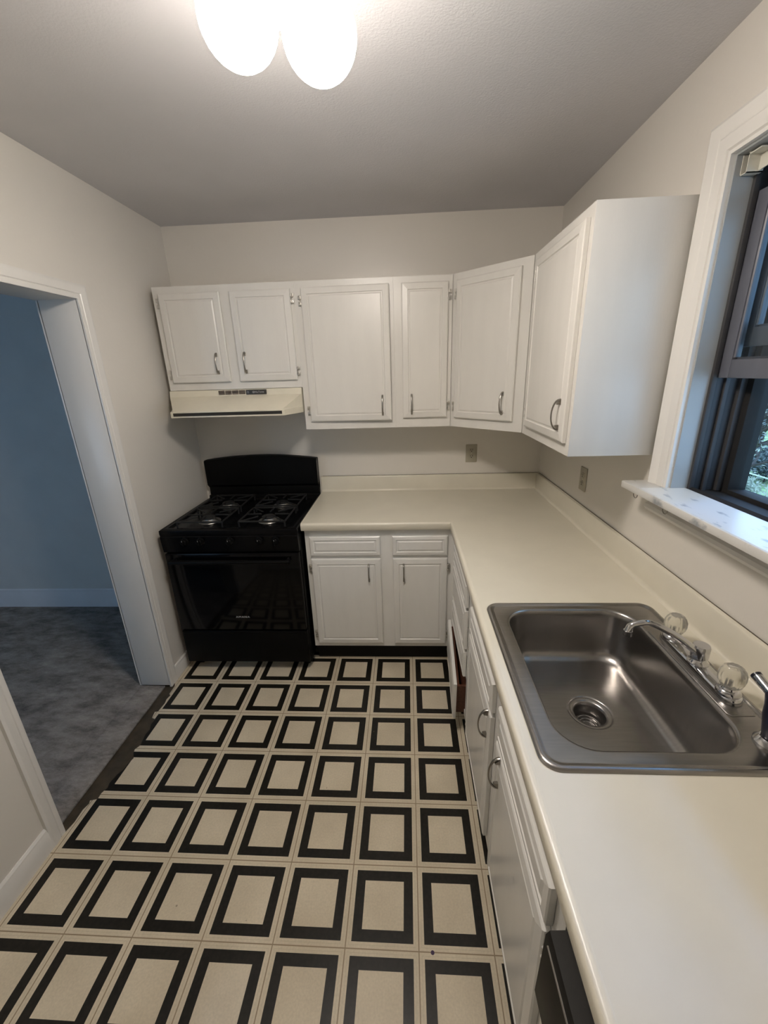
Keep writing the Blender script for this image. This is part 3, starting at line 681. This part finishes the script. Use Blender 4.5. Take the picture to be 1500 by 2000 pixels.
# backguard
g = G()
def bgring(y, dz):
    xs_ = [RX0+.002 + (RX1-RX0-.004)*k/12 for k in range(13)]
    topv = [RP(x_, y, 1.147 + dz + .027*(1-((x_-RCX)/((RX1-RX0)/2))**2)) for x_ in xs_]
    return [RP(RX1-.002, y, .885), ] + topv[::-1] + [RP(RX0+.002, y, .885)]
r0 = bgring(-.012, -.006); r1 = bgring(-.020, 0); r2 = bgring(-.060, 0); r3 = bgring(-.070, -.006)
def low(r, zcut):  return [(p[0], p[1], max(p[2], zcut)) for p in r]
g.loft([low(r0, .945), low(r1, .940), low(r2, .975), low(r3, .985)])
g.box(RP(RX0+.002, -.012, .870), RP(RX1-.002, -.050, .990), .003)
g.box(RP(RX0+.002, -.0725, .885), RP(RX1-.002, -.045, .915), .003)
g.out('backguard', M_RANGE2, t)
g = G(); g.box(RP(RX1-.0022, -.066, .99), RP(RX1-.0002, -.060, 1.135), .0005); g.out('backguard_glint', M_ALU, t)  # thin metal strip standing for the silver glint on the right edge
# control panel and knobs
g = G(); g.prism([(-.640+.35, .770), (-.668+.35, .772), (-.676+.35, .862), (-.670+.35, .867), (-.64+.35, .868)], 'x', RX0-RCX, RX1-RCX); cpn = g.out('control_panel', M_RANGE, t)
for kx in (-2.035, -1.950, -1.790, -1.632, -1.545):
    g = G(); c0 = RP(kx, -.673, .838); g.lathe([(.021, 0), (.021, .006), (.017, .008), (.0155, .024), (.013, .026), (.0001, .026)], c0, 24, 'y'); g.box((c0[0]-.003, c0[1]-.034, c0[2]-.016), (c0[0]+.003, c0[1]-.020, c0[2]+.016), .001)
    kn = g.out('knob', M_RANGE2, t)
    g = G(); g.box((c0[0]-.001, c0[1]-.0345, c0[2]+.008), (c0[0]+.001, c0[1]-.0335, c0[2]+.015)); g.out('knob_mark', M_LETTER, kn)
    g = G(); g.lathe([(.0022, 0), (.0022, .001)], RP(kx-.030, -.6735, .850), 8, 'y'); g.out('panel_mark', M_ALU, cpn)
# oven door
g = G(); g.box(RP(RX0+.004, -.672, .288), RP(RX1-.004, -.6405, .764), .006); od = g.out('oven_door', M_RANGE, t)
g = G(); g.box(RP(RX0+.008, -.6745, .292), RP(RX1-.008, -.6705, .758), .001); g.out('oven_window', M_GLASSB, od)
g = G(); hz = .732
g.tube([RP(RX0+.045, -.715, hz), RP(RX1-.045, -.715, hz)], .011, 12)
for a in (RX0+.06, RX1-.06): g.tube([RP(a, -.668, hz), RP(a, -.715, hz)], .009, 10)
g.out('oven_handle', M_RANGE2, od)
text('AMANA', .0165, 'brand_lettering', M_LETTER, od, Matrix.Translation(RP(-1.788, -.6748, .373)) @ RX90 @ Matrix.Diagonal((1.25, 1, 1, 1)))
g = G(); g.box(RP(RX0+.004, -.668, .062), RP(RX1-.004, -.6405, .278), .006); g.box(RP(RX0+.01, -.674, .262), RP(RX1-.01, -.66, .274), .003); g.out('storage_drawer', M_RANGE2, t)

# ------------------------------------------------------------------ outlets
def outlet(lb, loc, rz, hx_, switch=False):
    t = thing('electrical_outlet', lb, 'outlet', loc, rz)
    g = G(); g.box((-.0355, -.006, -.057), (.0355, -.0002, .057), .003); g.out('cover_plate', M_OUTLET, t)
    for s in (-1, 1):
        g = G(); pr_ = []
        g.loft([[(.0165*math.cos(a), -.006, s*.0195 + max(-.0125, min(.0125, .0165*math.sin(a)))) for a in [k*2*PI/24 for k in range(24)]], [(.016*math.cos(a), -.0085, s*.0195 + max(-.012, min(.012, .016*math.sin(a)))) for a in [k*2*PI/24 for k in range(24)]]])
        r_ = g.out('receptacle', M_OUTLET, t)
        g = G(); g.box((-.0075, -.0089, s*.0195), (-.0045, -.0080, s*.0195+.008)); g.box((.0045, -.0089, s*.0195), (.0075, -.0080, s*.0195+.008)); g.lathe([(.003, 0), (.003, .001)], (0, -.0080, s*.0195-.006), 10, 'y'); g.out('slots', M_HOLE, r_)
    g = G(); g.lathe([(.003, .0), (.0028, .0012)], (0, -.006, 0), 12, 'y'); g.out('screw', M_HINGE, t)
outlet('almond duplex outlet on the back wall under the narrow wall cabinet', (-.438, 0, 1.148), 0, 0)
outlet('almond outlet seen edge-on on the right wall under the corner cabinets', (0, -.662, 1.138), -PI/2, 0)

# ------------------------------------------------------------------ ceiling light
t = thing('ceiling_light', 'lit ceiling light with a cluster of white opal glass globes', 'ceiling light', (-1.095, -1.66, H-.001))
g = G(); g.lathe([(.075, 0), (.075, -.010), (.062, -.026), (.030, -.034), (.0001, -.035)], (0, 0, 0), 40); g.out('ceiling_plate', M_PLATE, t)
GL = [(-1.019, -1.573), (-1.161, -1.630), (-1.067, -1.735)]
for (gx, gy) in GL:
    dx, dy = gx+1.095, gy+1.66; L_ = math.hypot(dx, dy)
    g = G(); g.tube([(dx*.2, dy*.2, -.025), (dx*.7, dy*.7, -.030), (dx, dy, -.045), (dx, dy, -.075)], .009, 10); g.lathe([(.012, -.068), (.029, -.078), (.031, -.114)], (dx, dy, 0), 24); g.out('lamp_holder', M_PLATE, t)
    g = G(); pr_ = [(.028, .058)] + [(.0735*math.sin(a), .0735*math.cos(a)) for a in [.40 + k*(PI-.40)/16 for k in range(17)]]
    g.lathe(pr_, (dx, dy, -.174), 36, cap0=True, cap1=False); g.out('glass_globe', M_GLOBE, t)

# ------------------------------------------------------------------ outside the window
M_LAWN = mat('spring_lawn', (.27, .38, .18), .9, var=.4, scale=3)
M_BARK = mat('tree_bark', (.05, .04, .035), .9, var=.3, scale=12)
M_LEAF = mat('evergreen_foliage', (.11, .135, .135), .8, var=.5, scale=2)
M_LEAF2 = mat('pale_spring_foliage', (.34, .38, .30), .8, var=.4, scale=2)
M_RAIL = mat('pale_railing_paint', (.62, .66, .56), .5)
M_BRICK = mat('pinkish_siding', (.33, .20, .19), .8, var=.15)
M_ROOF = mat('grey_shingle', (.08, .08, .09), .8, var=.2)
GZ = -3.15
g = G(); g.box((.6, -6, GZ-.1), (11.9, 40, GZ)); g.prism([(11.9, GZ-.1), (11.9, GZ), (30, -1.9), (60, -1.2), (60, GZ-.1)], 'y', -6, 60); o = g.out('lawn', M_LAWN); o['kind'] = 'structure'
t = thing('railing', 'pale metal railing crossing the yard beyond the window', 'railing', (12, 11, GZ))
g = G(); g.tube([(0, -5, .80), (0, 6, .80)], .026, 8); g.out('top_rail', M_RAIL, t)
g = G(); g.tube([(0, -5, .04), (0, 6, .04)], .022, 8); g.out('bottom_rail', M_RAIL, t)
for k in range(8):
    g = G(); g.tube([(0, -4.9+k*1.5, 0), (0, -4.9+k*1.5, .80)], .02, 8); g.out('post', M_RAIL, t)
def tree(name, lb, x, y, z, h, rad, m, leaves, seed, lowc=.25, ls=.16, branchy=14):
    rnd = random.Random(seed); t = thing(name, lb, 'tree', (x, y, z))
    g = G(); g.tube([(0, 0, 0), (.05, 0, h*.4), (-.04, .05, h*.75), (0, 0, h)], [h*.022, h*.017, h*.010, .01], 8)
    tips = []
    for k in range(branchy):
        zz = h*(lowc + (.95-lowc)*k/branchy); a = k*2.4 + rnd.random(); L_ = rad*(1.05 - .6*(zz/h))
        p1 = Vector((L_*.5*math.cos(a), L_*.5*math.sin(a), zz+L_*.25)); p2 = Vector((L_*math.cos(a+.2), L_*math.sin(a+.2), zz+L_*.35))
        g.tube([(0, 0, zz), p1, p2], [h*.007, h*.005, .008], 5); tips += [p1, p2]
        for j in range(3):
            q2 = p1 + Vector((rnd.uniform(-1, 1), rnd.uniform(-1, 1), rnd.uniform(.2, .8)))*L_*.4; g.tube([p1, q2], [h*.003, .006], 4); tips.append(q2)
    g.out('trunk', M_BARK, t)
    b = bmesh.new()
    for k in range(leaves):
        c = rnd.choice(tips); p = c + Vector((rnd.gauss(0, 1), rnd.gauss(0, 1), rnd.gauss(0, .8)))*rad*.20
        u = Vector((rnd.uniform(-1, 1), rnd.uniform(-1, 1), rnd.uniform(-1, 1))).normalized(); v_ = u.orthogonal().normalized(); s_ = ls*rnd.uniform(.5, 1.2)
        vs = [b.verts.new(p + u*s_), b.verts.new(p + v_*s_*.35), b.verts.new(p - u*s_), b.verts.new(p - v_*s_*.35)]; b.faces.new(vs)
    me = bpy.data.meshes.new('foliage'); b.to_mesh(me); b.free(); me.materials.append(m); o = bpy.data.objects.new('foliage', me); C.objects.link(o); o.parent = t; o['kind'] = 'stuff'
tree('evergreen_tree', 'dark evergreen tree behind the railing outside the window', 15.5, 17.2, -2.9, 6.4, 2.6, M_LEAF, 2300, 3, .05, .12, 24)
tree('bare_tree', 'sparse tree with thin branches nearest the window', 9.5, 10.25, GZ, 6.5, 2.4, M_LEAF2, 900, 5, .2, .07, 26)
tree('evergreen_tree', 'tall evergreen tree further back outside the window', 22, 26.4, -2.4, 7.5, 3.0, M_LEAF, 1800, 8, .1, .24, 20)
tree('shrub', 'low dark shrub just behind the railing outside the window', 13.6, 14.2, GZ, 1.3, .9, M_LEAF, 2600, 9, .05, .10, 12)
tree('shrub', 'bushy shrub below the railing outside the window', 10.9, 11.9, GZ, .75, .8, M_LEAF2, 2000, 12, .05, .08, 10)
t = thing('house', 'pinkish house seen through the trees outside the window', 'house', (30, 34.5, -1.9))
g = G(); g.box((0, -4, 0), (6, 4, 2.6)); g.out('wall', M_BRICK, t)
g = G(); g.prism([(-4.4, 2.6), (0, 4.4), (4.4, 2.6)], 'x', -.4, 6.4); g.out('roof', M_ROOF, t)
for k in range(3):
    g = G(); g.box((-.05, -3+k*2.4, 1.0), (.02, -2+k*2.4, 2.0)); g.out('window', M_WINDARK, t)
bpy.context.view_layer.update()
